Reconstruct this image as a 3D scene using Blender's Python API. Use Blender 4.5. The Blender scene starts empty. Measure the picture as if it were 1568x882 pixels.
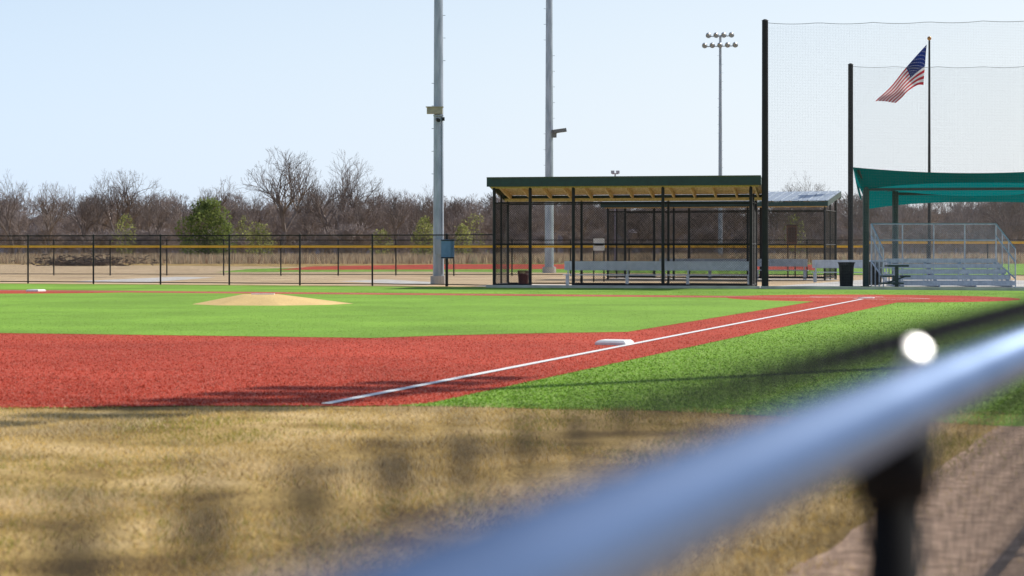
import bpy, math, random
import numpy as np
from mathutils import Vector, noise
random.seed(7); rng=np.random.default_rng(7)
S=bpy.context.scene
F0=2928.0; HC=1.5; HY=378.0; CX=784.0
def wx(px,Y): return (px-CX)*Y/F0
def wz(py,Y): return HC-(py-HY)*Y/F0

# ------------------------------------------------------------ materials
def nt(name):
    m=bpy.data.materials.new(name); m.use_nodes=True
    n=m.node_tree.nodes; l=m.node_tree.links
    return m,n,l,n['Principled BSDF']
def mat(name,c1,c2=None,rough=.6,metal=0,scale=5,bump=0,bscale=None,stretch=None,detail=6,spec=.5,lo=.35,hi=.65):
    m,n,l,b=nt(name)
    if c2 is None: c2=tuple(x*.8 for x in c1)
    tc=n.new('ShaderNodeTexCoord'); src=tc.outputs['Object']
    if stretch:
        mp=n.new('ShaderNodeMapping'); mp.inputs['Scale'].default_value=stretch
        l.new(src,mp.inputs[0]); src=mp.outputs[0]
    nz=n.new('ShaderNodeTexNoise'); nz.inputs['Scale'].default_value=scale; nz.inputs['Detail'].default_value=detail
    l.new(src,nz.inputs['Vector'])
    r=n.new('ShaderNodeValToRGB'); r.color_ramp.elements[0].position=lo; r.color_ramp.elements[1].position=hi
    r.color_ramp.elements[0].color=(*c2,1); r.color_ramp.elements[1].color=(*c1,1)
    l.new(nz.outputs[0],r.inputs[0]); l.new(r.outputs[0],b.inputs['Base Color'])
    b.inputs['Roughness'].default_value=rough; b.inputs['Metallic'].default_value=metal
    b.inputs['Specular IOR Level'].default_value=spec
    if bump:
        n2=n.new('ShaderNodeTexNoise'); n2.inputs['Scale'].default_value=bscale or scale*4; n2.inputs['Detail'].default_value=4
        l.new(src,n2.inputs['Vector'])
        bp=n.new('ShaderNodeBump'); bp.inputs['Strength'].default_value=bump; bp.inputs['Distance'].default_value=.02
        l.new(n2.outputs[0],bp.inputs['Height']); l.new(bp.outputs[0],b.inputs['Normal'])
    return m
def leafmat(name,c,tr=.45,c2=None,scale=.6):
    m,n,l,b=nt(name); out=n['Material Output']; n.remove(b)
    tc=n.new('ShaderNodeTexCoord'); nz=n.new('ShaderNodeTexNoise'); nz.inputs['Scale'].default_value=scale; nz.inputs['Detail'].default_value=5
    l.new(tc.outputs['Object'],nz.inputs['Vector'])
    r=n.new('ShaderNodeValToRGB'); r.color_ramp.elements[0].position=.35; r.color_ramp.elements[1].position=.65
    c2=c2 or tuple(x*.65 for x in c)
    r.color_ramp.elements[0].color=(*c2,1); r.color_ramp.elements[1].color=(*c,1)
    l.new(nz.outputs[0],r.inputs[0])
    d=n.new('ShaderNodeBsdfDiffuse'); t=n.new('ShaderNodeBsdfTranslucent'); x=n.new('ShaderNodeMixShader')
    x.inputs[0].default_value=tr
    l.new(r.outputs[0],d.inputs[0]); l.new(r.outputs[0],t.inputs[0])
    l.new(d.outputs[0],x.inputs[1]); l.new(t.outputs[0],x.inputs[2]); l.new(x.outputs[0],out.inputs[0])
    return m
def turfmat(name,dark,mid,light,fine=28,big=.25,thr=.6,rough=.85):
    m,n,l,b=nt(name)
    tc=n.new('ShaderNodeTexCoord')
    a=n.new('ShaderNodeTexNoise'); a.inputs['Scale'].default_value=fine; a.inputs['Detail'].default_value=3; a.inputs['Roughness'].default_value=.7
    l.new(tc.outputs['Object'],a.inputs['Vector'])
    r=n.new('ShaderNodeValToRGB'); cr=r.color_ramp
    cr.elements[0].position=.3; cr.elements[0].color=(*dark,1); cr.elements[1].position=thr+.14; cr.elements[1].color=(*light,1)
    e=cr.elements.new(.5); e.color=(*mid,1); e=cr.elements.new(thr); e.color=(*mid,1)
    l.new(a.outputs[0],r.inputs[0])
    g=n.new('ShaderNodeTexNoise'); g.inputs['Scale'].default_value=big; g.inputs['Detail'].default_value=7; g.inputs['Roughness'].default_value=.65
    l.new(tc.outputs['Object'],g.inputs['Vector'])
    mr=n.new('ShaderNodeMapRange'); mr.inputs[1].default_value=.3; mr.inputs[2].default_value=.7; mr.inputs[3].default_value=.74; mr.inputs[4].default_value=1.2
    l.new(g.outputs[0],mr.inputs[0])
    mx=n.new('ShaderNodeVectorMath'); mx.operation='SCALE'
    l.new(r.outputs[0],mx.inputs[0]); l.new(mr.outputs[0],mx.inputs['Scale']); l.new(mx.outputs[0],b.inputs['Base Color'])
    b.inputs['Roughness'].default_value=rough; b.inputs['Specular IOR Level'].default_value=.12
    bp=n.new('ShaderNodeBump'); bp.inputs['Strength'].default_value=.4; bp.inputs['Distance'].default_value=.01
    l.new(a.outputs[0],bp.inputs['Height']); l.new(bp.outputs[0],b.inputs['Normal'])
    return m

# ------------------------------------------------------------ mesh builder
class MB:
    def __init__(s): s.v=[]; s.f=[]; s.m=[]
    def quad(s,pts,m=0):
        i=len(s.v); s.v+= [tuple(p) for p in pts]; s.f.append(tuple(range(i,i+len(pts)))); s.m.append(m)
    def tube(s,p0,p1,r0,r1=None,n=8,m=0,cap=True):
        p0=Vector(p0);p1=Vector(p1); r1=r0 if r1 is None else r1
        d=(p1-p0)
        if d.length<1e-6: return
        d.normalize()
        a=d.cross(Vector((0,0,1))) if abs(d.z)<.95 else d.cross(Vector((1,0,0)))
        a.normalize(); b=d.cross(a); i=len(s.v)
        for k in range(n):
            t=2*math.pi*k/n; o=a*math.cos(t)+b*math.sin(t)
            s.v.append(tuple(p0+o*r0)); s.v.append(tuple(p1+o*r1))
        for k in range(n):
            k2=(k+1)%n
            s.f.append((i+2*k,i+2*k2,i+2*k2+1,i+2*k+1)); s.m.append(m)
        if cap:
            s.f.append(tuple(i+2*k for k in range(n))[::-1]); s.m.append(m)
            s.f.append(tuple(i+2*k+1 for k in range(n))); s.m.append(m)
    def box(s,c,ax,ay,az,m=0):
        c=Vector(c);ax=Vector(ax);ay=Vector(ay);az=Vector(az); i=len(s.v)
        for sx in(-1,1):
            for sy in(-1,1):
                for sz in(-1,1): s.v.append(tuple(c+ax*sx+ay*sy+az*sz))
        for q in((0,1,3,2),(4,6,7,5),(0,4,5,1),(2,3,7,6),(0,2,6,4),(1,5,7,3)):
            s.f.append(tuple(i+k for k in q)); s.m.append(m)
    def beam(s,p0,p1,w,h,m=0):
        p0=Vector(p0);p1=Vector(p1); d=p1-p0; a=d.cross(Vector((0,0,1)))
        if a.length<1e-6:a=Vector((1,0,0))
        a.normalize(); b=a.cross(d).normalized()
        s.box((p0+p1)/2,d/2,a*w/2,b*h/2,m)
    def obj(s,name,mats,smooth=False,bevel=0):
        me=bpy.data.meshes.new(name); me.from_pydata(s.v,[],s.f)
        for x in mats: me.materials.append(x)
        me.polygons.foreach_set('material_index',s.m)
        if smooth: me.polygons.foreach_set('use_smooth',[True]*len(s.f))
        me.update(); o=bpy.data.objects.new(name,me); S.collection.objects.link(o)
        if bevel:
            b=o.modifiers.new('b','BEVEL'); b.width=bevel; b.segments=2; b.limit_method='ANGLE'
        return o
def sheet(name,pts,z,m):
    b=MB(); b.quad([(p[0],p[1],z) for p in pts]); return b.obj(name,[m])

def chain(b,p0,p1,z0,z1,s=.075,r=.0022,m=0,n=3):
    p0=Vector((p0[0],p0[1]));p1=Vector((p1[0],p1[1])); L=(p1-p0).length; d=(p1-p0)/L; h=z1-z0
    k=-h
    while k<L:
        for fl in(0,1):
            a=max(0,k); e=min(L,k+h)
            if e-a>.02:
                za=a-k; ze=e-k
                if fl: za=h-za; ze=h-ze
                A=p0+d*a;E=p0+d*e
                b.tube((A.x,A.y,z0+za),(E.x,E.y,z0+ze),r,r,n,m,False)
        k+=s

# ------------------------------------------------------------ palette
M_black=mat('black_powder_coat',(.016,.016,.018),(.010,.010,.011),rough=.55,scale=3,spec=.35)
M_wire=mat('black_vinyl_wire',(.02,.02,.022),rough=.6,spec=.3)
M_galv=mat('galvanised_steel',(.44,.49,.56),(.30,.35,.41),rough=.5,metal=.45,scale=2,stretch=(3,3,.6))
M_alu=mat('aluminium',(.62,.66,.73),(.48,.52,.59),rough=.45,metal=.4,scale=6)
M_green=mat('green_paint',(.014,.05,.042),(.01,.036,.03),rough=.45)
M_wood=mat('roof_lumber',(.80,.55,.26),(.58,.38,.16),rough=.7,scale=3,stretch=(6,1,6))
M_conc=mat('concrete',(.60,.57,.53),(.46,.43,.40),rough=.9,scale=1.5)
M_white=mat('white_paint',(.82,.82,.80),(.70,.70,.68),rough=.7,scale=8)
M_yellow=mat('yellow_cap',(.85,.52,.05),(.75,.44,.04),rough=.5)
M_tan=mat('tan_metal',(.42,.38,.28),rough=.5)

# ------------------------------------------------------------ ground
def dry_ground():
    m,n,l,b=nt('dormant_grass_soil')
    tc=n.new('ShaderNodeTexCoord')
    def ns(sc,det=6):
        x=n.new('ShaderNodeTexNoise'); x.inputs['Scale'].default_value=sc; x.inputs['Detail'].default_value=det
        l.new(tc.outputs['Object'],x.inputs['Vector']); return x
    a=ns(.8,8); r=n.new('ShaderNodeValToRGB')
    r.color_ramp.elements[0].position=.36; r.color_ramp.elements[0].color=(.24,.16,.06,1)
    r.color_ramp.elements[1].position=.66; r.color_ramp.elements[1].color=(.74,.54,.26,1)
    e=r.color_ramp.elements.new(.5); e.color=(.50,.35,.13,1)
    l.new(a.outputs[0],r.inputs[0])
    f=ns(30,5); r2=n.new('ShaderNodeValToRGB'); r2.color_ramp.elements[0].position=.35; r2.color_ramp.elements[0].color=(.5,.46,.42,1)
    r2.color_ramp.elements[1].position=.62; r2.color_ramp.elements[1].color=(1,1,1,1); l.new(f.outputs[0],r2.inputs[0])
    mx=n.new('ShaderNodeMix'); mx.data_type='RGBA'; mx.blend_type='MULTIPLY'; mx.inputs[0].default_value=1
    l.new(r.outputs[0],mx.inputs[6]); l.new(r2.outputs[0],mx.inputs[7]); l.new(mx.outputs[2],b.inputs['Base Color'])
    b.inputs['Roughness'].default_value=.95; b.inputs['Specular IOR Level'].default_value=.1
    bp=n.new('ShaderNodeBump'); bp.inputs['Strength'].default_value=.8; bp.inputs['Distance'].default_value=.03
    l.new(f.outputs[0],bp.inputs['Height']); l.new(bp.outputs[0],b.inputs['Normal'])
    return m
M_dry=dry_ground()
sheet('ground',[(-1500,-60),(1500,-60),(1500,2500),(-1500,2500)],0,M_dry)

M_turf=turfmat('green_turf',(.10,.21,.02),(.21,.375,.045),(.40,.54,.14))
M_red=turfmat('red_turf',(.28,.038,.022),(.47,.070,.038),(.66,.22,.14))
M_dirt=mat('bare_gravel_soil',(.66,.46,.33),(.36,.24,.17),rough=.95,scale=9,bump=.8,bscale=60,spec=.1)
M_tan_dirt=mat('tan_dirt',(.60,.45,.29),(.44,.32,.19),rough=.95,scale=.35,bump=.3,bscale=8,spec=.1)

h=Vector((10.37,55.6)); u=Vector((-.3195,-.9476)); v=Vector((-.9476,.3195))
def Fd(a,b):
    p=h+u*a+v*b; return (p.x,p.y)
R=Vector((8.9,68.6)); e1=v; e2=Vector((.3195,.9476))
f1_=Vector((-.98,.199)); f2_=Vector((.199,.98))
def Dg(t,d,z=None):
    p=R+e1*t+e2*d
    return (p.x,p.y) if z is None else (p.x,p.y,z)
def wob(pts,amp,step=.35):
    out=[]
    for i in range(len(pts)-1):
        a=Vector(pts[i]);c=Vector(pts[i+1]); n_=max(1,int((c-a).length/step))
        for k in range(n_):
            p=a.lerp(c,k/n_); q=noise.noise((p.x*1.7,p.y*1.7,0)); out.append((p.x,p.y+q*amp))
    out.append(pts[-1]); return out
near=wob([(-40,16.6),(-8,17.5),(-3,17.9),(-.7,18.0),(1.7,17.3),(4.3,15.9),(6.2,15.0)],.18)
green=near+[(22,55),(24.5,64.5)]+[Dg(0,-.4),Dg(10,-.9),Dg(90,-.3)]
sheet('turf_field',green,.004,M_turf)
ne=[(p[0],p[1]+.01) for p in near if p[0]<-.72 and p[0]>-39]
arc=[]
RH=4.3
for k in range(15):
    t=math.radians(-18-k*(234/14)); arc.append(Fd(RH*math.cos(t),RH*math.sin(t)))
red=ne+[Fd(38.9,-1.35)]+arc+[Fd(-1.3,45)]
sheet('red_infield_turf',red,.008,M_red)
ig=[]
for k in range(9):
    t=math.radians(13+k*64/8); ig.append(Fd(4.1*math.cos(t),4.1*math.sin(t)))
cut1=[Fd(.9,24.0),Fd(1.9,24.6),Fd(2.9,25.6),Fd(3.6,26.9),Fd(11,27.4),Fd(24,27.2),Fd(27.2,24)]
cut3=[Fd(27.5,11),Fd(27.1,4.2),Fd(26.0,3.5),Fd(25.1,2.7),Fd(24.3,1.8),Fd(23.6,.85)]
infield=ig+cut1+cut3
sheet('infield_grass_turf',infield,.012,M_turf)

lines=MB()
def line(b,a0,b0,a1,b1,w=.1,z=.017):
    p=Vector(Fd(a0,b0));q=Vector(Fd(a1,b1));d=(q-p).normalized();nn=Vector((-d.y,d.x))*w/2
    b.quad([(p.x+nn.x,p.y+nn.y,z),(p.x-nn.x,p.y-nn.y,z),(q.x-nn.x,q.y-nn.y,z),(q.x+nn.x,q.y+nn.y,z)])
line(lines,1.2,.0,39.4,-.48,.11); line(lines,0,1.2,0,60)
for sgn in(1,-1):
    ax=(Vector((1,1))/math.sqrt(2)); ay=Vector((-1,1))/math.sqrt(2)
    def bp_(i,j): q=ax*i+ay*j; return q.x,q.y
    for (i0,j0,i1,j1) in((-.9,.45,.9,.45),(-.9,1.65,.9,1.65),(-.9,.45,-.9,1.65),(.9,.45,.9,1.65)):
        a0,b0=bp_(i0,j0*sgn);a1,b1=bp_(i1,j1*sgn); line(lines,a0,b0,a1,b1,.07,.021)
lines.obj('foul_line_marking',[M_white])
hp=MB(); c=Vector(Fd(0,0)); ax=(u+v).normalized(); ay=Vector((-ax.y,ax.x))
pts=[c-ax*.22,c+ay*.216,c+ay*.216+ax*.22,c-ay*.216+ax*.22,c-ay*.216]
top=[(p.x,p.y,.03) for p in pts]; bot=[(p.x,p.y,.005) for p in pts]
hp.quad(top)
for i in range(5): hp.quad([bot[i],bot[(i+1)%5],top[(i+1)%5],top[i]])
hp.obj('home_plate',[M_white])
def base(px,py):
    Y=4392/(py-HY); X=wx(px,Y); b=MB(); w=.24
    lo=[];mi=[];hi=[]
    for sx,sy in((-1,-1),(1,-1),(1,1),(-1,1)):
        d=u*sx+v*sy
        lo.append((X+d.x*w,Y+d.y*w,.006)); mi.append((X+d.x*w,Y+d.y*w,.045)); hi.append((X+d.x*w*.84,Y+d.y*w*.84,.075))
    for i in range(4):
        j=(i+1)%4; b.quad([lo[i],lo[j],mi[j],mi[i]]); b.quad([mi[i],mi[j],hi[j],hi[i]])
    b.quad(hi); return b.obj('base',[M_white],bevel=.008)
base(941,528); base(55,446.5)

mb=MB(); cxm,cym=-6.25,50.3
M_mound=turfmat('mound_clay_turf',(.46,.30,.12),(.68,.48,.21),(.82,.66,.38),fine=40)
outer=[(-2.05,-.75),(-1.2,-1.75),(.4,-1.9),(1.5,-1.3),(2.1,-.2),(1.6,1.0),(.5,1.8),(-.9,1.8),(-1.9,.8)]
inner=[(-.85,-.2),(-.6,-.45),(-.3,-.5),(-.1,-.45),(.1,-.1),(.05,.3),(-.2,.5),(-.6,.5),(-.85,.25)]
mb.quad([(cxm+x,cym+y,.25) for x,y in inner])
for i in range(9):
    j=(i+1)%9; a,b_=outer[i],outer[j]; c_,d_=inner[j],inner[i]
    mb.quad([(cxm+a[0],cym+a[1],.013),(cxm+b_[0],cym+b_[1],.013),(cxm+c_[0],cym+c_[1],.25),(cxm+d_[0],cym+d_[1],.25)])
mb.box((cxm-.3,cym,.262),(.3,0,0),(0,.075,0),(0,0,.012),1)
mb.obj('pitchers_mound',[M_mound,M_white])

fd=Vector((.389,1)).normalized(); fn=Vector((fd.y,-fd.x))
def Fn(Y,off=0):
    p=Vector((-.297+.389*Y,Y))+fn*off; return (p.x,p.y)
sl=[]
for k in range(60):
    Y=-5+k*.36; x=-2.1+.385*Y+.12*noise.noise((Y*1.3,3,0)); sl.append((x,Y))
sheet('bare_soil_strip',sl+[(12,16.2),(12,-5)],.003,M_dirt)
sheet('dirt_clearing',[Dg(-30,2),Dg(-30,40),Dg(140,90),Dg(90,.2),Dg(0,.2)],.003,M_tan_dirt)
def Wp(px,py): Y=4392/(py-HY); return (wx(px,Y),Y)
sheet('far_red_infield_turf',[Wp(420,413.5),Wp(900,412),Wp(1250,414),Wp(1250,405),Wp(700,404.5),Wp(480,408)],.008,M_red)
sheet('far_green_turf',[Wp(330,417),Wp(640,416),Wp(1300,421),Wp(1700,421),Wp(1700,404),Wp(700,404),Wp(380,412)],.006,M_turf)
sheet('concrete_path',[Wp(110,431),Wp(230,432),Wp(330,425),Wp(270,424)],.007,M_conc)
sheet('concrete_path',[Wp(520,431),Wp(655,436.5),Wp(680,433),Wp(590,428)],.007,M_conc)
sheet('concrete_path',[Dg(-16,-.35),Dg(-16,14),Dg(-5,22),Dg(-1,22),Dg(.2,4.5),Dg(11,4.5),Dg(11,.15),Dg(.2,.0)],.009,M_conc)
dk=MB(); dk.beam(Dg(-16,-.36,.05),Dg(-.1,-.36,.05),.12,.1); 
pA=R-f2_*.25; pB=R+f1_*10-f2_*.25; dk.beam((pA.x,pA.y,.05),(pB.x,pB.y,.05),.12,.1); dk.obj('concrete_kerb',[M_conc])

# ------------------------------------------------------------ fences
def fence(name,p0,p1,hgt,n,top=None,s=.075,pr=.03,r=.0022):
    b=MB(); p0=Vector(p0);p1=Vector(p1)
    for i in range(n+1):
        p=p0.lerp(p1,i/n); b.tube((p.x,p.y,0),(p.x,p.y,hgt+.03),pr,pr,8,0)
        b.tube((p.x,p.y,hgt+.03),(p.x,p.y,hgt+.06),pr*1.2,pr*.4,8,0)
    b.tube((p0.x,p0.y,hgt),(p1.x,p1.y,hgt),.024,.024,6,0)
    b.tube((p0.x,p0.y,.08),(p1.x,p1.y,.08),.02,.02,6,0)
    if top is not None:
        b.tube((p0.x,p0.y,top),(p1.x,p1.y,top),.07,.07,6,2)
    chain(b,p0,p1,.05,hgt,s,r,1)
    return b.obj(name,[M_black,M_wire,M_yellow])
L0=Vector(Dg(12.0,0)); L1=Vector(Dg(12.0+3.05*26,0))
fence('chainlink_fence',L0,L1,1.95,26,None,.075,.035,.0028)
pl=R+f1_*9.75
fence('chainlink_fence',(pl.x,pl.y),Dg(12.0,0),1.95,1,None,.075,.055,.0028)
fence('outfield_fence',(-75,104),(18,97),1.85,31,1.52,.11,.035,.003)
fence('outfield_fence',(18,97),(75,92),1.85,19,1.72,.11,.035,.003)
sg=MB(); q=Vector(Dg(11.93,-.09))
sg.box((q.x,q.y,1.42),e1.to_3d()*.26,e2.to_3d()*.01,(0,0,.36),0)
for s_ in(-1,1): sg.box((q.x,q.y-.02,1.42+s_*.33),e1.to_3d()*.26,e2.to_3d()*.012,(0,0,.02),1)
sg.obj('blue_sign',[mat('blue_sign_paint',(.16,.27,.46),(.11,.21,.38),rough=.5),M_black])

# ------------------------------------------------------------ dugouts
def dugout(name,org,e1,e2,mirror=False,length=10.2,posts=(10.1,8.68,7.0,3.6,.15),bposts=(10.1,7.0,3.6,.15),metal_roof=False,dp=3.0,ov=.35,zb=3.42):
    org=Vector(org); b=MB(); sg=-1 if mirror else 1
    def D(t,d,z): p=org+e1*t+e2*(d*sg); return (p.x,p.y,z)
    for t in posts: b.tube(D(t,0,0),D(t,0,3.68),.06,.06,8,0)
    for t in bposts: b.tube(D(t,dp,0),D(t,dp,zb-.12),.05,.05,8,0)
    b.tube(D(posts[0],dp/2,0),D(posts[0],dp/2,3.45),.035,.035,8,0)
    b.tube(D(posts[-1],dp/2,0),D(posts[-1],dp/2,3.45),.035,.035,8,0)
    L=posts[0];r0=posts[-1]; g0,g1=posts[2],posts[1]
    for z in(3.12,1.6,.12):
        b.tube(D(r0,0,z),D(g0,0,z),.03,.03,6,0); b.tube(D(g1,0,z),D(L,0,z),.03,.03,6,0)
        b.tube(D(r0,dp,z),D(L,dp,z),.026,.026,6,0)
        for t in(r0,L): b.tube(D(t,0,z),D(t,dp,z),.024,.024,6,0)
    b.tube(D(g1,0,3.12),D(g0,0,3.12),.03,.03,6,0)
    def ch(t0,d0,t1,d1,z1=3.12): 
        A=D(t0,d0,0);B=D(t1,d1,0); chain(b,A[:2],B[:2],.08,z1,.09,.004,1)
    ch(r0,0,g0,0);ch(g1,0,L,0);ch(r0,dp,L,dp);ch(r0,0,r0,dp);ch(L,0,L,dp)
    f0,f1=-ov,dp+ov
    zf=3.92
    a0,a1=-.05,length+.15
    bm=b.beam
    bm(D(a0,f0,zf-.04),D(a1,f0,zf-.04),.05,.34,2)
    bm(D(a0,f1,zb-.02),D(a1,f1,zb-.02),.05,.2,2)
    for t in(a0+.03,a1-.03): bm(D(t,f0+.03,zf-.02),D(t,f1-.03,zb-.02),.05,.22,2)
    dk=[D(a0,f0-.05,zf+.14),D(a1,f0-.05,zf+.14),D(a1,f1+.05,zb+.12),D(a0,f1+.05,zb+.12)]
    dl=[(x,y,z-.03) for x,y,z in dk]
    b.quad(dk,4); b.quad(dl[::-1],3)
    for i in range(4): b.quad([dl[i],dl[(i+1)%4],dk[(i+1)%4],dk[i]],2)
    nj=13
    for i in range(nj):
        t=.25+i*(length-.4)/(nj-1)
        bm(D(t,f0+.06,zf-.0),D(t,f1-.04,zb-.0),.045,.2,3)
    bm(D(a0+.1,0,3.72),D(a1-.1,0,3.72),.09,.14,3); bm(D(a0+.1,dp,zb-.1),D(a1-.1,dp,zb-.1),.09,.12,3)
    if metal_roof:
        k=a0+.1
        while k<a1:
            bm(D(k,f0,zf+.155),D(k,f1,zb+.135),.03,.04,4); k+=.4
    c=[D(a0,-.1,.03),D(a1,-.1,.03),D(a1,dp+.2,.03),D(a0,dp+.2,.03)]; b.quad(c,5)
    return b.obj(name,[M_black,M_wire,M_green,M_wood,M_galv,M_conc]),D
dug,D1=dugout('dugout_shelter',R,f1_,f2_,length=9.82,posts=(9.75,8.4,6.79,3.5,.33),bposts=(9.75,6.9,3.6,.33),dp=2.5,ov=.28,zb=3.38)
o2=R+Vector((5.07,15.9))+e2*3
dug2,D2=dugout('dugout_shelter',o2,e1,e2,mirror=True,metal_roof=True)

def bench(name,D,t0,t1,d,back=True,z=.45):
    b=MB()
    def beamz(d_,z_,w,h_): b.beam(D(t0,d_,z_),D(t1,d_,z_),w,h_,0)
    beamz(d,z,.26,.04)
    if back: beamz(d+.22,z+.34,.04,.34)
    n=max(2,int(abs(t1-t0)/1.8))
    for i in range(n+1):
        t=t0+.15+(t1-t0-.3)*i/n
        b.beam(D(t,d-.1,.03),D(t,d-.1,z-.02),.09,.09,0)
        b.beam(D(t,d+.12,.03),D(t,d+.12,z-.02),.09,.09,0); b.beam(D(t,d-.13,.05),D(t,d+.3,.05),.05,.04,0)
        if back: b.beam(D(t,d+.17,z),D(t,d+.17,z+.5),.05,.05,0)
    return b.obj(name,[M_alu],bevel=.004)
bench('team_bench',D1,.4,7.5,1.95)
bench('team_bench',D2,1.0,7.8,2.3)
bench('park_bench',lambda t,d,z:(R.x+5.4+e1.x*t+e2.x*d,R.y+10+e1.y*t+e2.y*d,z),-1.2,2.0,0)

def trashcan(X,Y,hh=.92,r=.27,m=None):
    b=MB()
    for k in range(26):
        a=2*math.pi*k/26; c_,s_=math.cos(a),math.sin(a)
        b.beam((X+r*.86*c_,Y+r*.86*s_,.05),(X+r*c_,Y+r*s_,hh-.1),.035,.012,0)
        b.beam((X+r*c_,Y+r*s_,hh-.1),(X+r*1.13*c_,Y+r*1.13*s_,hh),.035,.012,0)
    b.tube((X,Y,.04),(X,Y,hh-.12),r*.8,r*.92,18,0)
    for z,rr in((.06,r*.9),(hh-.12,r*1.02),(hh,r*1.16)):
        for k in range(24):
            a=2*math.pi*k/24;a2=2*math.pi*(k+1)/24
            b.tube((X+rr*math.cos(a),Y+rr*math.sin(a),z),(X+rr*math.cos(a2),Y+rr*math.sin(a2),z),.014,.014,5,0,False)
    return b.obj('trash_can',[m or M_black])
trashcan(wx(1296,70.8),70.8); trashcan(wx(1340,73),73)
trashcan(D1(8.95,1.5,0)[0],D1(8.95,1.5,0)[1],.6,.2,mat('dark_red_plastic',(.10,.02,.02),rough=.5))
nb=MB(); Yn=82; xn=wx(917,Yn)
nb.tube((xn-.22,Yn,0),(xn-.22,Yn,1.9),.03,.03,8,1); nb.tube((xn+.22,Yn,0),(xn+.22,Yn,1.9),.03,.03,8,1)
nb.box((xn,Yn-.05,1.6),(.24,0,0),(0,.015,0),(0,0,.26),0); nb.box((xn,Yn-.07,1.6),(.19,0,0),(0,.006,0),(0,0,.05),1)
nb.obj('notice_sign',[M_white,M_black])
ub=MB(); Yu=95; xu=wx(1212,Yu)
ub.box((xu,Yu,2.1),(.25,0,0),(0,.15,0),(0,0,.46),0); ub.box((xu,Yu-.16,2.1),(.19,0,0),(0,.012,0),(0,0,.36),1); ub.box((xu,Yu,2.58),(.31,0,0),(0,.2,0),(0,0,.03),1)
for s_ in(-1,1): ub.box((xu+s_*.18,Yu,.82),(.03,0,0),(0,.03,0),(0,0,.82),1)
ub.obj('utility_cabinet',[mat('rust_brown_paint',(.16,.075,.05),rough=.6),mat('dark_brown_paint',(.08,.04,.03),rough=.6)],bevel=.01)

# ------------------------------------------------------------ light poles
def lampcluster(b,X,Y,z,face,rows,sp=.75):
    f=Vector((face[0],face[1],0)).normalized(); sd=Vector((f.y,-f.x,0))
    for dz,n in rows:
        w=(n-1)*sp/2
        c=Vector((X,Y,z+dz)); b.beam(c-sd*(w+.25),c+sd*(w+.25),.09,.09,0)
        for i in range(n):
            p=c+sd*(-w+i*sp)+f*.12+Vector((0,0,.18)); ax=(f*.9+Vector((0,0,-.55))).normalized()
            b.tube(p-Vector((0,0,.18))-f*.1,p,.03,.03,6,0)
            b.tube(p-ax*.22,p-ax*.02,.09,.13,10,0); b.tube(p-ax*.02,p+ax*.25,.13,.29,12,0,False)
            b.tube(p+ax*.2,p+ax*.22,.26,.26,12,2)
            b.tube(p+ax*.24+Vector((0,0,.06)),p+ax*.5+Vector((0,0,.12)),.28,.2,10,0,False)
def lightpole(X,Y,r0,r1,H,face,rows=((0,5),(-.95,4)),sp=.75):
    b=MB(); N=12
    b.tube((X,Y,-.1),(X,Y,.35),r0*1.5,r0*1.5,16,3)
    zs=[.35,H*.28,H*.56,H]
    for i in range(3):
        ra=r0+(r1-r0)*(zs[i]/H); rb=r0+(r1-r0)*(zs[i+1]/H)
        b.tube((X,Y,zs[i]-.3 if i else zs[i]),(X,Y,zs[i+1]),ra*1.02,rb,N,0)
    z=3.5
    while z<H-1:
        sd=1 if int(z*2)%2 else -1
        b.tube((X,Y,z),(X+sd*(r0+.06),Y,z),.012,.012,5,0); z+=.9
    lampcluster(b,X,Y,H-.2,face,rows,sp)
    return b
Yp=76.0; xp=wx(671.5,Yp)
b=lightpole(xp,Yp,.215,.14,22,(-.3,-1)); 
z0=wz(170,Yp); b.box((xp-.14,Yp-.25,z0),(.31,0,0),(0,.14,0),(0,0,.13),4); b.box((xp-.14,Yp-.25,z0+.14),(.35,0,0),(0,.18,0),(0,0,.012),4)
b.box((xp+.0,Yp-.22,z0-.2),(.2,0,0),(0,.05,0),(0,0,.02),0)
b.tube((xp-.05,Yp-.2,z0-.35),(xp+.02,Yp-.5,z0-.4),.07,.08,8,1); b.box((xp+.2,Yp-.2,z0-.33),(.05,0,0),(0,.05,0),(0,0,.07),1)
b.box((xp,Yp-.24,1.5),(.13,0,0),(0,.06,0),(0,0,.3),0)
b.tube((xp+.16,Yp-.17,.4),(xp+.14,Yp-.15,z0-.2),.022,.022,6,0)
b.obj('light_pole',[M_galv,M_black,M_white,M_conc,M_tan])
Yp=110.0; xp=wx(841,Yp)
b=lightpole(xp,Yp,.26,.14,26,(-.3,-1))
z0=wz(205,Yp); b.tube((xp,Yp,z0-.3),(xp+.5,Yp-.1,z0+.1),.03,.03,6,0); b.box((xp+.62,Yp-.2,z0+.17),(.36,0,.05),(0,.2,0),(-.02,0,.1),4); b.box((xp+.28,Yp-.1,z0-.0),(.14,0,0),(0,.08,0),(0,0,.22),4)
b.obj('light_pole',[M_galv,M_black,M_white,M_conc,mat('dark_grey_housing',(.16,.17,.18),rough=.5)])
Yp=200.0; xp=wx(1103,Yp)
b=lightpole(xp,Yp,.24,.13,wz(54,Yp),(-.25,-1),((0.1,4),(-.95,5)),.8); b.obj('light_pole',[M_galv,M_black,M_white,M_conc])
b=lightpole(16.6,31.8,.22,.13,21.8,(-.8,.4),((0,6),(-1.2,6),(-2.4,6)),.9); b.obj('light_pole',[M_galv,M_black,M_white,M_conc])
b=MB(); Ys=150; xs=wx(942,Ys); zt=wz(266,Ys)
b.tube((xs,Ys,0),(xs,Ys,zt),.09,.06,8,0); b.beam((xs-.25,Ys,zt),(xs+.25,Ys,zt),.08,.08,0)
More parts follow.
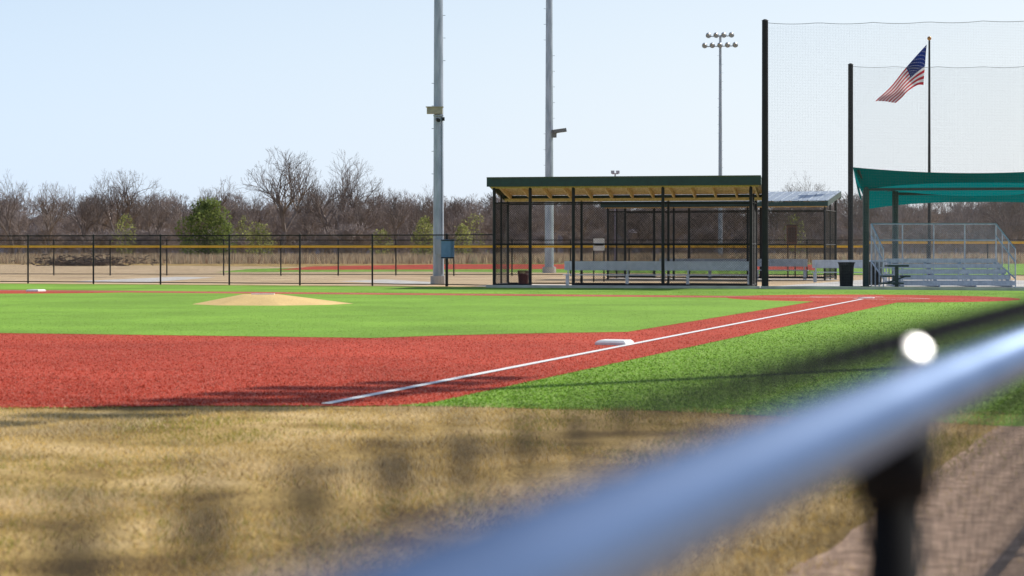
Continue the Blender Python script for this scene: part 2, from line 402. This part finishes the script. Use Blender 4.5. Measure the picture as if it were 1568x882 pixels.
for s_ in(-1,1): b.box((xs+s_*.2,Ys-.1,zt+.12),(.13,0,0),(0,.1,0),(0,0,.12),0)
b.obj('area_light_pole',[M_galv])

# ------------------------------------------------------------ backstop nets
M_twine=mat('net_twine',(.20,.21,.22),rough=.8)
def net(name,p0,p1,H,step=.055,r=.0013):
    p0=Vector(p0);p1=Vector(p1);L=(p1-p0).length;b=MB()
    for p in(p0,p1):
        b.tube((p.x,p.y,0),(p.x,p.y,H),.125,.11,12,0); b.tube((p.x,p.y,H),(p.x,p.y,H+.05),.13,.05,12,0)
    def top(s):
        f=min(1,s/L); g=(s%1.9)/1.9
        return H-.07-.9*f*(1-f)*.35-.05*4*g*(1-g)
    n=int(L/step)
    for i in range(n+1):
        s=i*step; p=p0.lerp(p1,s/L); b.tube((p.x,p.y,.05),(p.x,p.y,top(s)),r,r,3,1,False)
    z=.05
    while z<H-.2:
        b.tube((p0.x,p0.y,z),(p1.x,p1.y,z),r,r,3,1,False); z+=step
    m_=int(L/.25)
    for i in range(m_):
        s0=i*L/m_;s1=(i+1)*L/m_;a=p0.lerp(p1,s0/L);c=p0.lerp(p1,min(1,s1/L))
        b.tube((a.x,a.y,top(s0)),(c.x,c.y,top(s1-1e-4)),.009,.009,5,1,False)
    return b.obj(name,[M_black,M_twine])
net('backstop_net',(wx(1171.5,68.3),68.3),(23.5,66.0),9.58)
net('backstop_net',(wx(1302.5,84.4),84.4),(29,83.0),9.55)

# ------------------------------------------------------------ flag
fl=MB(); Yf=90.0; xf=wx(1423,Yf); zt=wz(62,Yf)
fl.tube((xf,Yf,0),(xf,Yf,zt),.085,.045,12,0)
for i in range(6):
    t0=math.pi*i/6-math.pi/2;t1=math.pi*(i+1)/6-math.pi/2
    fl.tube((xf,Yf,zt+.1+.1*math.sin(t0)),(xf,Yf,zt+.1+.1*math.sin(t1)),max(.004,.1*math.cos(t0)),max(.004,.1*math.cos(t1)),12,4,False)
topc=[(1419,68),(1398,91),(1377,114),(1357,138),(1337,157)]
botc=[(1414,130),(1404,131),(1391,138),(1380,149),(1367,159)]
def cr(P,t):
    t=t*(len(P)-1);i=min(int(t),len(P)-2);f=t-i
    g=lambda k:Vector(P[max(0,min(len(P)-1,k))])
    a,b_,c_,d_=g(i-1),g(i),g(i+1),g(i+2)
    return .5*((2*b_)+(c_-a)*f+(2*a-5*b_+4*c_-d_)*f*f+(3*b_-a-3*c_+d_)*f**3)
def fp(uu,vv,off=0):
    a=cr(topc,uu);c_=cr(botc,uu);p=a.lerp(c_,vv)
    w=.2*math.sin(uu*9+vv*2.5)*min(1,uu*3)+.07*math.sin(uu*17-vv*3)*uu
    rip=1.6*math.sin(uu*11+vv*2)*uu
    return (wx(p.x,Yf),Yf+w-uu*.6+off,wz(p.y+rip*(1-abs(vv-.5)),Yf))
NU=40
for i in range(NU):
    for j in range(26):
        u0,u1=i/NU,(i+1)/NU;v0,v1=j/26,(j+1)/26
        st=j//2; m_=2 if st%2==0 else 1
        if u0<.4 and st<7: m_=3
        fl.quad([fp(u0,v0),fp(u1,v0),fp(u1,v1),fp(u0,v1)],m_)
for r_ in range(9):
    for c_ in range(6 if r_%2==0 else 5):
        uu=.4*(c_*2+1+(r_%2))/12; vv=(7/13)*(r_+1)/10
        for o_ in(-.012,.012):
            q=Vector(fp(uu,vv,o_))
            fl.quad([tuple(q+Vector((.02*math.cos(k*1.2566+1.57),0,.02*math.sin(k*1.2566+1.57)))) for k in range(5)],1)
Mfl=lambda n_,c:leafmat(n_,c,.4,tuple(x*.92 for x in c))
fl.obj('american_flag_on_pole',[M_black,Mfl('flag_white',(.85,.85,.88)),Mfl('flag_red',(.52,.008,.03)),Mfl('flag_blue',(.012,.03,.17)),mat('gold_ball',(.6,.3,.1),rough=.3,metal=.7)])

# ------------------------------------------------------------ shade canopy
M_teal=leafmat('teal_shade_fabric',(.0,.20,.20),.38,(.0,.165,.165),.4)
cb=MB(); 
Yc=70.5
A=Vector((wx(1306,Yc),Yc,wz(256,Yc)))
def cpt(s,d):
    x=A.x+s*9.0+d*1.0; y=Yc-s*1.2+d*4.2
    sag=.24*4*s*(1-s)
    z=A.z-sag-.16*math.sin(math.pi*d)-d*.62-.25*math.sin(math.pi*s)*math.sin(math.pi*d)
    return (x,y,z)
NS=24
for i in range(NS):
    for j in range(8):
        cb.quad([cpt(i/NS,j/8),cpt((i+1)/NS,j/8),cpt((i+1)/NS,(j+1)/8),cpt(i/NS,(j+1)/8)],0)
def val(s,d,k):
    x,y,z=cpt(s,d); e=abs(2*s-1)**2.2
    return (x+(.38*k*(1-s)**6 if s<.5 else -.38*k*s**6),y+(.25 if d==0 else -.1)*k,z-k*(.34+.5*e))
for i in range(NS):
    for d in(0,1):
        for k in range(3):
            cb.quad([val(i/NS,d,k/3),val((i+1)/NS,d,k/3),val((i+1)/NS,d,(k+1)/3),val(i/NS,d,(k+1)/3)],0)
for j in range(8):
    for s_ in(0,1): 
        p=cpt(s_,j/8);q=cpt(s_,(j+1)/8); cb.quad([p,q,(q[0]+.1,q[1],q[2]-.5),(p[0]+.1,p[1],p[2]-.5)],0)
pst=[(1326,70.8,286),(1371,73.8,290)]
for px,Y,py in pst: 
    X=wx(px,Y); cb.tube((X,Y,0),(X,Y,wz(py,Y)),.12,.12,14,1); cb.tube((X,Y,.0),(X,Y,.05),.2,.2,14,1)
    cb.tube((X,Y,wz(py,Y)),(X-.35,Y-.3,A.z-.1 if px<1350 else A.z-.75),.06,.05,8,1)
X=wx(1326,70.8); cb.beam((X,70.8,wz(290,70.8)),(X+8.6,69.6,wz(290,70.8)),.1,.1,1)
cb.tube((X+8.4,69.6,0),(X+8.4,69.6,wz(290,70.8)),.115,.115,14,1)
X=wx(1371,73.8);cb.tube((X+8.2,72.6,0),(X+8.2,72.6,wz(295,73)),.115,.115,14,1); cb.beam((X,73.8,wz(297,73.8)),(X+8.2,72.6,wz(297,73.8)),.1,.1,1)
cb.obj('shade_canopy',[M_teal,M_green])

# ------------------------------------------------------------ bleachers
bl=MB(); Yb=69.2; x0=wx(1378,Yb); x1=wx(1554,Yb); cxx=(x0+x1)/2; hw=(x1-x0)/2
rows=5
for i in range(rows):
    y=Yb+i*.62; z=.22+i*.2
    bl.box((cxx,y+.13,z+.02),(hw,0,0),(0,.13,0),(0,0,.02),0)
    bl.box((cxx,y-.02,z-.06),(hw,0,0),(0,.01,0),(0,0,.06),0)
    if i: bl.box((cxx,y-.2,z-.16),(hw,0,0),(0,.12,0),(0,0,.015),0)
for k in range(4):
    x=x0+.12+k*(x1-x0-.24)/3
    bl.beam((x,Yb-.1,.06),(x,Yb+3.0,.06),.05,.05,1)
    for i in range(rows):
        y=Yb+i*.62+.13; bl.beam((x,y,.06),(x,y,.2+i*.2),.04,.04,1)
    bl.beam((x,Yb,.1),(x,Yb+2.7,1.0),.04,.05,1)
yb=Yb+rows*.62
ztop=wz(343,yb); zb=.95
for z in(ztop,(ztop+zb)/2+.1,zb): bl.tube((x0-.45,yb,z),(x1+.1,yb,z),.028,.028,8,1)
for k in range(5):
    x=x0-.45+k*(x1-x0+.55)/4; bl.tube((x,yb,.0),(x,yb,ztop),.028,.028,8,1)
chain(bl,(x0-.45,yb),(x1+.1,yb),zb,ztop,.07,.003,1)
for X,X2 in((x0-.45,x0-.6),(x1+.1,x1+.02)):
    for z,zf in((ztop,ztop-.95),(ztop-.45,.95),(zb,.35)):
        bl.tube((X,yb,z),(X2,Yb,zf),.028,.028,8,1)
    for k in range(4):
        f=k/3; xx=X+(X2-X)*f; yy=yb+(Yb-yb)*f; bl.tube((xx,yy,0),(xx,yy,ztop-.95*f),.024,.024,8,1)
    for k in range(26):
        f=k/26; xx=X+(X2-X)*f; yy=yb+(Yb-yb)*f; bl.tube((xx,yy,zb-.6*f),(xx,yy,ztop-.95*f),.003,.003,3,1,False)
for i in range(3): bl.box((x0-.28,Yb+.1+i*.5,.25+i*.24),(.22,0,0),(0,.14,0),(0,0,.02),1)
bl.obj('bleachers',[M_alu,M_alu])
tb=MB(); Yt=68.4; xt=wx(1373,Yt)
tb.beam((xt,Yt,.0),(xt,Yt,.8),.12,.12); tb.box((xt,Yt,.82),(.38,0,0),(0,.3,0),(0,0,.035)); tb.box((xt-.36,Yt,.45),(.18,0,0),(0,.3,0),(0,0,.03)); tb.box((xt+.3,Yt,.45),(.14,0,0),(0,.3,0),(0,0,.03)); tb.box((xt-.2,Yt,.2),(.4,0,0),(0,.3,0),(0,0,.03)); tb.beam((xt-.36,Yt,.2),(xt+.3,Yt,.44),.05,.05)
tb.obj('picnic_table',[M_green],bevel=.01)

# ------------------------------------------------------------ near fence (beside camera)
M_rail=mat('rail_steel',(.27,.37,.56),(.22,.31,.48),rough=.36,metal=.85,scale=4)
M_post=mat('matte_black_vinyl',(.010,.010,.011),(.007,.007,.008),rough=.8,spec=.15)
nf=MB()
def N(Y,off,z): p=Fn(Y,off); return (p[0],p[1],z)
zr=1.367
nf.tube(N(-4,0,zr),N(34,0,zr),.029,.029,32,0)
for Y in(-1.27,1.57,4.41,7.25,10.09,12.93,15.8,18.6,21.4,24.3,27.1,30):
    nf.tube(N(Y,0,0),N(Y,0,zr-.03),.024,.024,20,1); nf.tube(N(Y,0,zr-.075),N(Y,0,zr-.02),.031,.035,20,1)
nf.tube(N(-4,0,.07),N(34,0,.07),.01,.01,8,1)
a=Fn(-1.0,-.033);c=Fn(33,-.033)
zk=1.412; ss=.0712
chain(nf,a,c,zk-19*ss,zk,ss,.0018,2,5)
L=(Vector(c)-Vector(a)).length
dd=(Vector(c)-Vector(a))/L
s=0
while s<L:
    p=Vector(a)+dd*s
    nf.tube((p.x,p.y,zk-.011),(p.x,p.y,zk+.013),.0088,.006,8,2)
    s+=ss
o=nf.obj('chainlink_fence',[M_rail,M_post,M_wire])
for p_ in o.data.polygons:
    if p_.material_index<2 and len(p_.vertices)==4: p_.use_smooth=True
# domed bolt head added on the rail, curved and tilted to glint the sun
el=math.radians(42); hd=Vector((.82,.57)).normalized()
sd=Vector((hd.x*math.cos(el),hd.y*math.cos(el),math.sin(el)))
bo=MB(); Yo=1.62; P=Vector((wx(1408,Yo),Yo,wz(531,Yo)))
axb=Vector((.40,-.55,.72)).normalized()
RR=.036; hr=.0085
for i in range(6):
    a0=math.asin(hr/RR)*(1-i/6); a1=math.asin(hr/RR)*(1-(i+1)/6)
    c0=P+axb*(RR*math.cos(a0)-RR); c1=P+axb*(RR*math.cos(a1)-RR)
    bo.tube(c0,c1,RR*math.sin(a0),max(1e-4,RR*math.sin(a1)),24,0,False)
bo.tube(P-axb*.035,P-axb*.0013,.004,.004,10,0); bo.tube(P-axb*.004,P-axb*.0013,.0078,hr,24,0)
bo.obj('sun_glint_bolt',[mat('glint_bolt_zinc',(.95,.95,.95),(.9,.9,.9),rough=.38,metal=1)],smooth=True)

# ------------------------------------------------------------ grass blades
def tris(name,P,mats,mi):
    n_=len(P)//3
    me=bpy.data.meshes.new(name); me.vertices.add(len(P)); me.vertices.foreach_set('co',P.astype(np.float32).ravel())
    me.loops.add(len(P)); me.loops.foreach_set('vertex_index',np.arange(len(P),dtype=np.int32))
    me.polygons.add(n_); me.polygons.foreach_set('loop_start',np.arange(0,len(P),3,dtype=np.int32)); me.polygons.foreach_set('loop_total',np.full(n_,3,dtype=np.int32))
    for m_ in mats: me.materials.append(m_)
    me.polygons.foreach_set('material_index',mi.astype(np.int32)); me.update(calc_edges=True); me.validate()
    o_=bpy.data.objects.new(name,me); S.collection.objects.link(o_); return o_
def blades(name,x,y,z,hgt,wid,lean,mats,mi):
    n_=len(x); th=rng.uniform(0,2*np.pi,n_); la=rng.uniform(0,2*np.pi,n_)
    dx=np.cos(th)*wid/2;dy=np.sin(th)*wid/2; lx=np.cos(la)*lean*hgt;ly=np.sin(la)*lean*hgt
    P=np.zeros((n_,3,3)); P[:,0]=np.c_[x-dx,y-dy,z];P[:,1]=np.c_[x+dx,y+dy,z];P[:,2]=np.c_[x+lx,y+ly,z+hgt]
    return tris(name,P.reshape(-1,3),mats,mi)
G=[leafmat('dry_blade_straw',(.90,.72,.42),.4),leafmat('dry_blade_gold',(.78,.55,.18),.4),leafmat('blade_olive',(.40,.38,.08),.4),leafmat('blade_brown',(.30,.18,.08),.4)]
n_=170000
y=7.2+rng.random(n_)**1.1*11.2; x=(rng.random(n_)*2-1)*(.30*y+.5)
keep=(y<17.75-.1*np.maximum(0,x)**1.2+rng.normal(0,.08,n_)) & ((x<-2.1+.385*y+rng.normal(0,.15,n_))|(rng.random(n_)<.05))
x=x[keep];y=y[keep]
pn=np.array([noise.noise((a*.75,b*.75,1)) + .6*noise.noise((a*2.6,b*2.0,5)) for a,b in zip(x,y)])
p2=np.array([noise.noise((a*.45+9,b*.35,7)) for a,b in zip(x,y)])
k2=rng.random(len(x))<np.clip(.72+pn*1.3,.06,1); x=x[k2];y=y[k2];pn=pn[k2];p2=p2[k2]
r_=rng.random(len(x)); mi=np.where(r_<np.clip(.38+1.1*pn,.05,.85),0,np.where(r_<.9,1,3)); gr=(np.clip(p2*2.0+.15,0,.65)>rng.random(len(x))); mi=np.where(gr,2,mi)
mi=np.where((pn<-.2)&(rng.random(len(x))<.4),3,mi)
blades('dormant_grass',x,y,np.zeros(len(x)),rng.uniform(.012,.045,len(x))*(1+.8*pn),rng.uniform(.004,.009,len(x)),rng.uniform(.2,1.6,len(x)),G,mi)

# synthetic turf fibres standing out of the carpet
def inside(px,py,poly):
    r=np.zeros(len(px),bool); n_=len(poly)
    for i in range(n_):
        x1,y1=poly[i];x2,y2=poly[(i+1)%n_]
        if y1==y2: continue
        c_=((y1>py)!=(y2>py))&(px<(x2-x1)*(py-y1)/(y2-y1)+x1); r^=c_
    return r
n_=230000
y=1/(1/17.0-rng.random(n_)*(1/17.0-1/64.0)); x=(rng.random(n_)*2-1)*.275*y
inn=inside(x,y,infield); inr=inside(x,y,red); ing=inside(x,y,green)
rx=x-h.x; ry=y-h.y; A_=rx*u.x+ry*u.y; B_=rx*v.x+ry*v.y
onl=np.abs(B_+.48*(A_-1.2)/38.2)<.08
onm=((x-cxm)/2.1)**2+((y-cym)/1.9)**2<1
onb=((x-1.57)**2+(y-29.4)**2)<.11
ok=ing&~onl&~onm&~onb
x=x[ok];y=y[ok];isred=(inr&~inn)[ok]
r_=rng.random(len(x)); sh=np.where(r_<.52,0,np.where(r_<.76,1,2))
mi=sh+np.where(isred,3,0)
T=[leafmat('green_fibre',(.28,.46,.055),.4,scale=3),leafmat('green_fibre_light',(.58,.72,.26),.4,scale=3),leafmat('green_fibre_dark',(.10,.21,.02),.3,scale=3),
   leafmat('red_fibre',(.58,.085,.045),.4,scale=3),leafmat('red_fibre_light',(.84,.38,.28),.4,scale=3),leafmat('red_fibre_dark',(.27,.035,.02),.3,scale=3)]
blades('turf_fibres',x,y,np.full(len(x),.004),rng.uniform(.008,.019,len(x)),rng.uniform(.010,.024,len(x)),rng.uniform(.3,1.8,len(x)),T,mi)
# distant tall dry grass
n_=42000
y=rng.uniform(168,232,n_); x=(rng.random(n_)*2-1)*.29*y
r_=rng.random(n_)
blades('tall_dry_grass',x,y,np.zeros(n_),rng.uniform(.25,1.0,n_),rng.uniform(.08,.22,n_),rng.uniform(0,.5,n_),[leafmat('reed_straw',(.64,.51,.35),.35),leafmat('reed_brown',(.38,.25,.17),.3),leafmat('reed_grey',(.48,.38,.28),.3)],np.where(r_<.6,0,np.where(r_<.75,1,2)))

# ------------------------------------------------------------ trees
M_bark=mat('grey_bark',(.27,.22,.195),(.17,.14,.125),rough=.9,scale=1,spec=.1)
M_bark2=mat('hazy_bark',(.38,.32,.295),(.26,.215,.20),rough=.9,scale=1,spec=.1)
def treemesh(name,seed,H=10,spread=.55,depth=6,r0=.2,stems=1,first=.28,m=M_bark,tw=.016,late=3):
    rd=random.Random(seed); b=MB()
    def grow(p,d,l,r,lev):
        segs=2 if lev<3 else 1
        q=p
        for s_ in range(segs):
            d=(d+Vector((rd.uniform(-1,1),rd.uniform(-1,1),rd.uniform(-.3,.6)))*.13).normalized()
            q2=q+d*l/segs; b.tube(q,q2,r*(1-.3*s_/segs),r*(1-.3*(s_+1)/segs),5 if lev<2 else 3,0,False); q=q2
            if lev>=depth: break
            if s_<segs-1 and lev>0:
                branch(q,d,l,r*.7,lev+1)
        if lev<depth:
            for k in range(3 if lev<4 else rd.choice((2,late))): branch(q,d,l,r*.68,lev+1)
    def branch(q,d,l,r,lev):
        a=rd.uniform(.25,.95)*spread*1.5; az=rd.uniform(0,6.28)
        t=d.cross(Vector((math.cos(az),math.sin(az),.3)))
        if t.length<.01:t=Vector((1,0,0))
        nd=(d*math.cos(a)+t.normalized()*math.sin(a)+Vector((0,0,.12))).normalized()
        grow(q,nd,l*rd.uniform(.62,.86),max(r*rd.uniform(.7,1),tw),lev)
    for s_ in range(stems):
        a=rd.uniform(0,6.28); t=0 if stems==1 else .35
        grow(Vector((rd.uniform(-.3,.3)*(stems>1),rd.uniform(-.3,.3)*(stems>1),-.2)),Vector((math.cos(a)*t,math.sin(a)*t,1)).normalized(),H*first*rd.uniform(.8,1),r0,0)
    zmax=max(q[2] for q in b.v); k=H/zmax; b.v=[(q[0]*k,q[1]*k,q[2]*k) for q in b.v]
    me=bpy.data.meshes.new(name); me.from_pydata(b.v,[],b.f); me.materials.append(m); me.update(); return me
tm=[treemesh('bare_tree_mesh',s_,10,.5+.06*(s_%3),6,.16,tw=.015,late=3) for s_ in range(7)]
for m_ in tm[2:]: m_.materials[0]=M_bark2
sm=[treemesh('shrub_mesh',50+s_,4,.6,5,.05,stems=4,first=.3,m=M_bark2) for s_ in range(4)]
bigm=[treemesh('big_tree_mesh',100+s_,10,.56,7,.24,first=.25,tw=.009,late=2) for s_ in range(5)]
def place(name,me,X,Y,H,rot,par=None,base_h=10,wide=1):
    o_=bpy.data.objects.new(name,me); S.collection.objects.link(o_); k=H/base_h
    o_.location=(X,Y,0); o_.scale=(k*wide,k*wide,k); o_.rotation_euler=(0,0,rot)
    if par: o_.parent=par
    return o_
for px,top,Y,mi_,wd in((433,222,235,0,1.05),(505,228,245,1,1.15),(182,256,240,2,.95),(20,258,225,3,.95),(322,268,240,4,1.0),(605,285,230,0,.8),(648,281,235,1,.8),(75,276,215,2,.85),(1240,260,250,3,.9),(1310,285,240,1,.8),(130,281,230,4,.85),(1190,292,240,2,.8),(545,284,225,3,.85),(240,294,220,0,.9),(380,283,250,1,.9),(470,262,255,4,.95),(528,262,240,2,.9)):
    place('bare_tree',bigm[mi_],wx(px,Y),Y,wz(top,Y),random.uniform(0,6),wide=wd)
emp=bpy.data.objects.new('distant_tree_row',None); S.collection.objects.link(emp)
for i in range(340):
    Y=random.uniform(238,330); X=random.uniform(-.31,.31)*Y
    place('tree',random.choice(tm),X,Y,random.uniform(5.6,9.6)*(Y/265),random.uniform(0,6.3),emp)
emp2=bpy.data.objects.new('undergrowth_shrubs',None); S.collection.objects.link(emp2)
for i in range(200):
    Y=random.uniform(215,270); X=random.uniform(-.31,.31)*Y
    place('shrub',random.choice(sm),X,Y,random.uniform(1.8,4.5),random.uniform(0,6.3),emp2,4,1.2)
wb=MB(); Yw=345; NX=500
def wtop(x): return 7.6+1.5*noise.noise((x*.03,0,0))+1.1*noise.noise((x*.15,1,0))+.9*noise.noise((x*.7,2,0))
for i in range(NX):
    xa=-130+i*260/NX; xb=-130+(i+1)*260/NX
    for j in range(4):
        f0,f1=j/4,(j+1)/4
        wb.quad([(xa,Yw+f0*4+2*noise.noise((xa*.5,f0*3,0)),wtop(xa)*f0),(xb,Yw+f0*4+2*noise.noise((xb*.5,f0*3,0)),wtop(xb)*f0),(xb,Yw+f1*4+2*noise.noise((xb*.5,f1*3,0)),wtop(xb)*f1),(xa,Yw+f1*4+2*noise.noise((xa*.5,f1*3,0)),wtop(xa)*f1)])
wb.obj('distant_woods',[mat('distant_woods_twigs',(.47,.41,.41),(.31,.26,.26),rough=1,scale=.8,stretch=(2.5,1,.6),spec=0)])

def foliage(name,X,Y,H,W,n_,mats,size=.3,z0=.0):
    th=rng.uniform(0,2*np.pi,n_); zz=rng.random(n_)
    prof=np.sqrt(np.clip(1-((zz-.42)/.6)**2,0.02,1))
    az=np.array([noise.noise((math.cos(t)*1.5+X,math.sin(t)*1.5,z*3)) for t,z in zip(th,zz)])
    rr=W/2*prof*(rng.random(n_)**.4)*(1+.5*az)
    c=np.c_[X+np.cos(th)*rr,Y+np.sin(th)*rr,z0+zz*H*(1+.12*az)]
    P=c[:,None,:]+rng.normal(0,size*.6,(n_,3,3))
    mi=np.where(az+rng.normal(0,.2,n_)>.05,0,1)
    o_=tris(name,P.reshape(-1,3),mats,mi); 
    b=MB(); b.tube((X,Y,0),(X,Y,H*.6),.18,.06,7)
    t_=b.obj('trunk',[M_bark]); t_.parent=o_; return o_
Mc=[leafmat('cedar_light',(.26,.32,.10),.4),leafmat('cedar_dark',(.13,.17,.06),.3)]
Mb=[leafmat('budding_leaf',(.46,.48,.18),.45),leafmat('budding_leaf_dark',(.27,.29,.11),.35)]
Yt=205; foliage('cedar_tree',wx(318,Yt),Yt,wz(309,Yt),5.6,5200,Mc,.2)
for px,top,w,Y,dn in((192,330,2.6,212,700),(398,342,3.2,210,1200),(650,333,2.6,205,1500),(708,345,2.0,205,900),(725,330,3.2,225,500),(585,352,2.6,212,500),(372,330,2,225,400),(1215,330,3,220,500)):
    foliage('budding_bush',wx(px,Y),Y,wz(top,Y),w,dn,Mb,.16)
Yb_=150; c=np.c_[wx(130,Yb_)+rng.normal(0,1.9,500),Yb_+rng.normal(0,.8,500),np.abs(rng.normal(0,.35,500))+.02]
b=MB()
for i in range(500):
    p=Vector(c[i]); d=Vector((random.uniform(-1,1),random.uniform(-.6,.6),random.uniform(-.2,.35)))*random.uniform(.3,.9); b.tube(p,p+d,.05,.02,4,0,False)
b.obj('brush_pile',[mat('dead_wood',(.14,.10,.085),(.07,.05,.04),rough=.9)])

# ------------------------------------------------------------ light
sl_=bpy.data.lights.new('sun','SUN'); sl_.energy=5.0; sl_.angle=math.radians(.5); sl_.color=(1,.95,.86)
so=bpy.data.objects.new('sun',sl_); S.collection.objects.link(so); so.rotation_euler=sd.to_track_quat('Z','Y').to_euler()
w=bpy.data.worlds.new('World'); S.world=w; w.use_nodes=True; n=w.node_tree.nodes;l=w.node_tree.links
sky=n.new('ShaderNodeTexSky'); sky.sky_type='NISHITA'; sky.sun_disc=False; sky.sun_elevation=el; sky.sun_rotation=math.atan2(hd.x,hd.y)
sky.air_density=1.0; sky.dust_density=1.0; sky.ozone_density=1.5
# pale haze layer toward the horizon, whiter below the sun
tc=n.new('ShaderNodeTexCoord'); sx=n.new('ShaderNodeSeparateXYZ'); l.new(tc.outputs['Generated'],sx.inputs[0])
mr=n.new('ShaderNodeMapRange'); mr.interpolation_type='SMOOTHSTEP'; mr.inputs[1].default_value=-.02; mr.inputs[2].default_value=.4; mr.inputs[3].default_value=.92; mr.inputs[4].default_value=0
l.new(sx.outputs[2],mr.inputs[0])
hz=n.new('ShaderNodeMix'); hz.data_type='RGBA'; m2=n.new('ShaderNodeMapRange'); m2.inputs[1].default_value=-.28; m2.inputs[2].default_value=.3
l.new(sx.outputs[0],m2.inputs[0]); l.new(m2.outputs[0],hz.inputs[0]); hz.inputs[6].default_value=(5.7,6.85,8.4,1); hz.inputs[7].default_value=(7.0,7.35,7.7,1)
mx=n.new('ShaderNodeMix'); mx.data_type='RGBA'; l.new(mr.outputs[0],mx.inputs[0]); l.new(sky.outputs[0],mx.inputs[6]); l.new(hz.outputs[2],mx.inputs[7])
l.new(mx.outputs[2],n['Background'].inputs[0]); n['Background'].inputs[1].default_value=.13
S.view_settings.view_transform='Standard'; S.view_settings.look='None'; S.view_settings.exposure=0

# ------------------------------------------------------------ camera
cd=bpy.data.cameras.new('camera'); co=bpy.data.objects.new('camera',cd); S.collection.objects.link(co); S.camera=co
co.location=(0,0,HC); co.rotation_euler=(math.radians(90),0,0); cd.sensor_width=36; cd.lens=F0/1568*36; cd.shift_y=-63/1568
cd.clip_start=.05; cd.clip_end=5000; cd.dof.use_dof=True; cd.dof.focus_distance=62; cd.dof.aperture_fstop=2.8
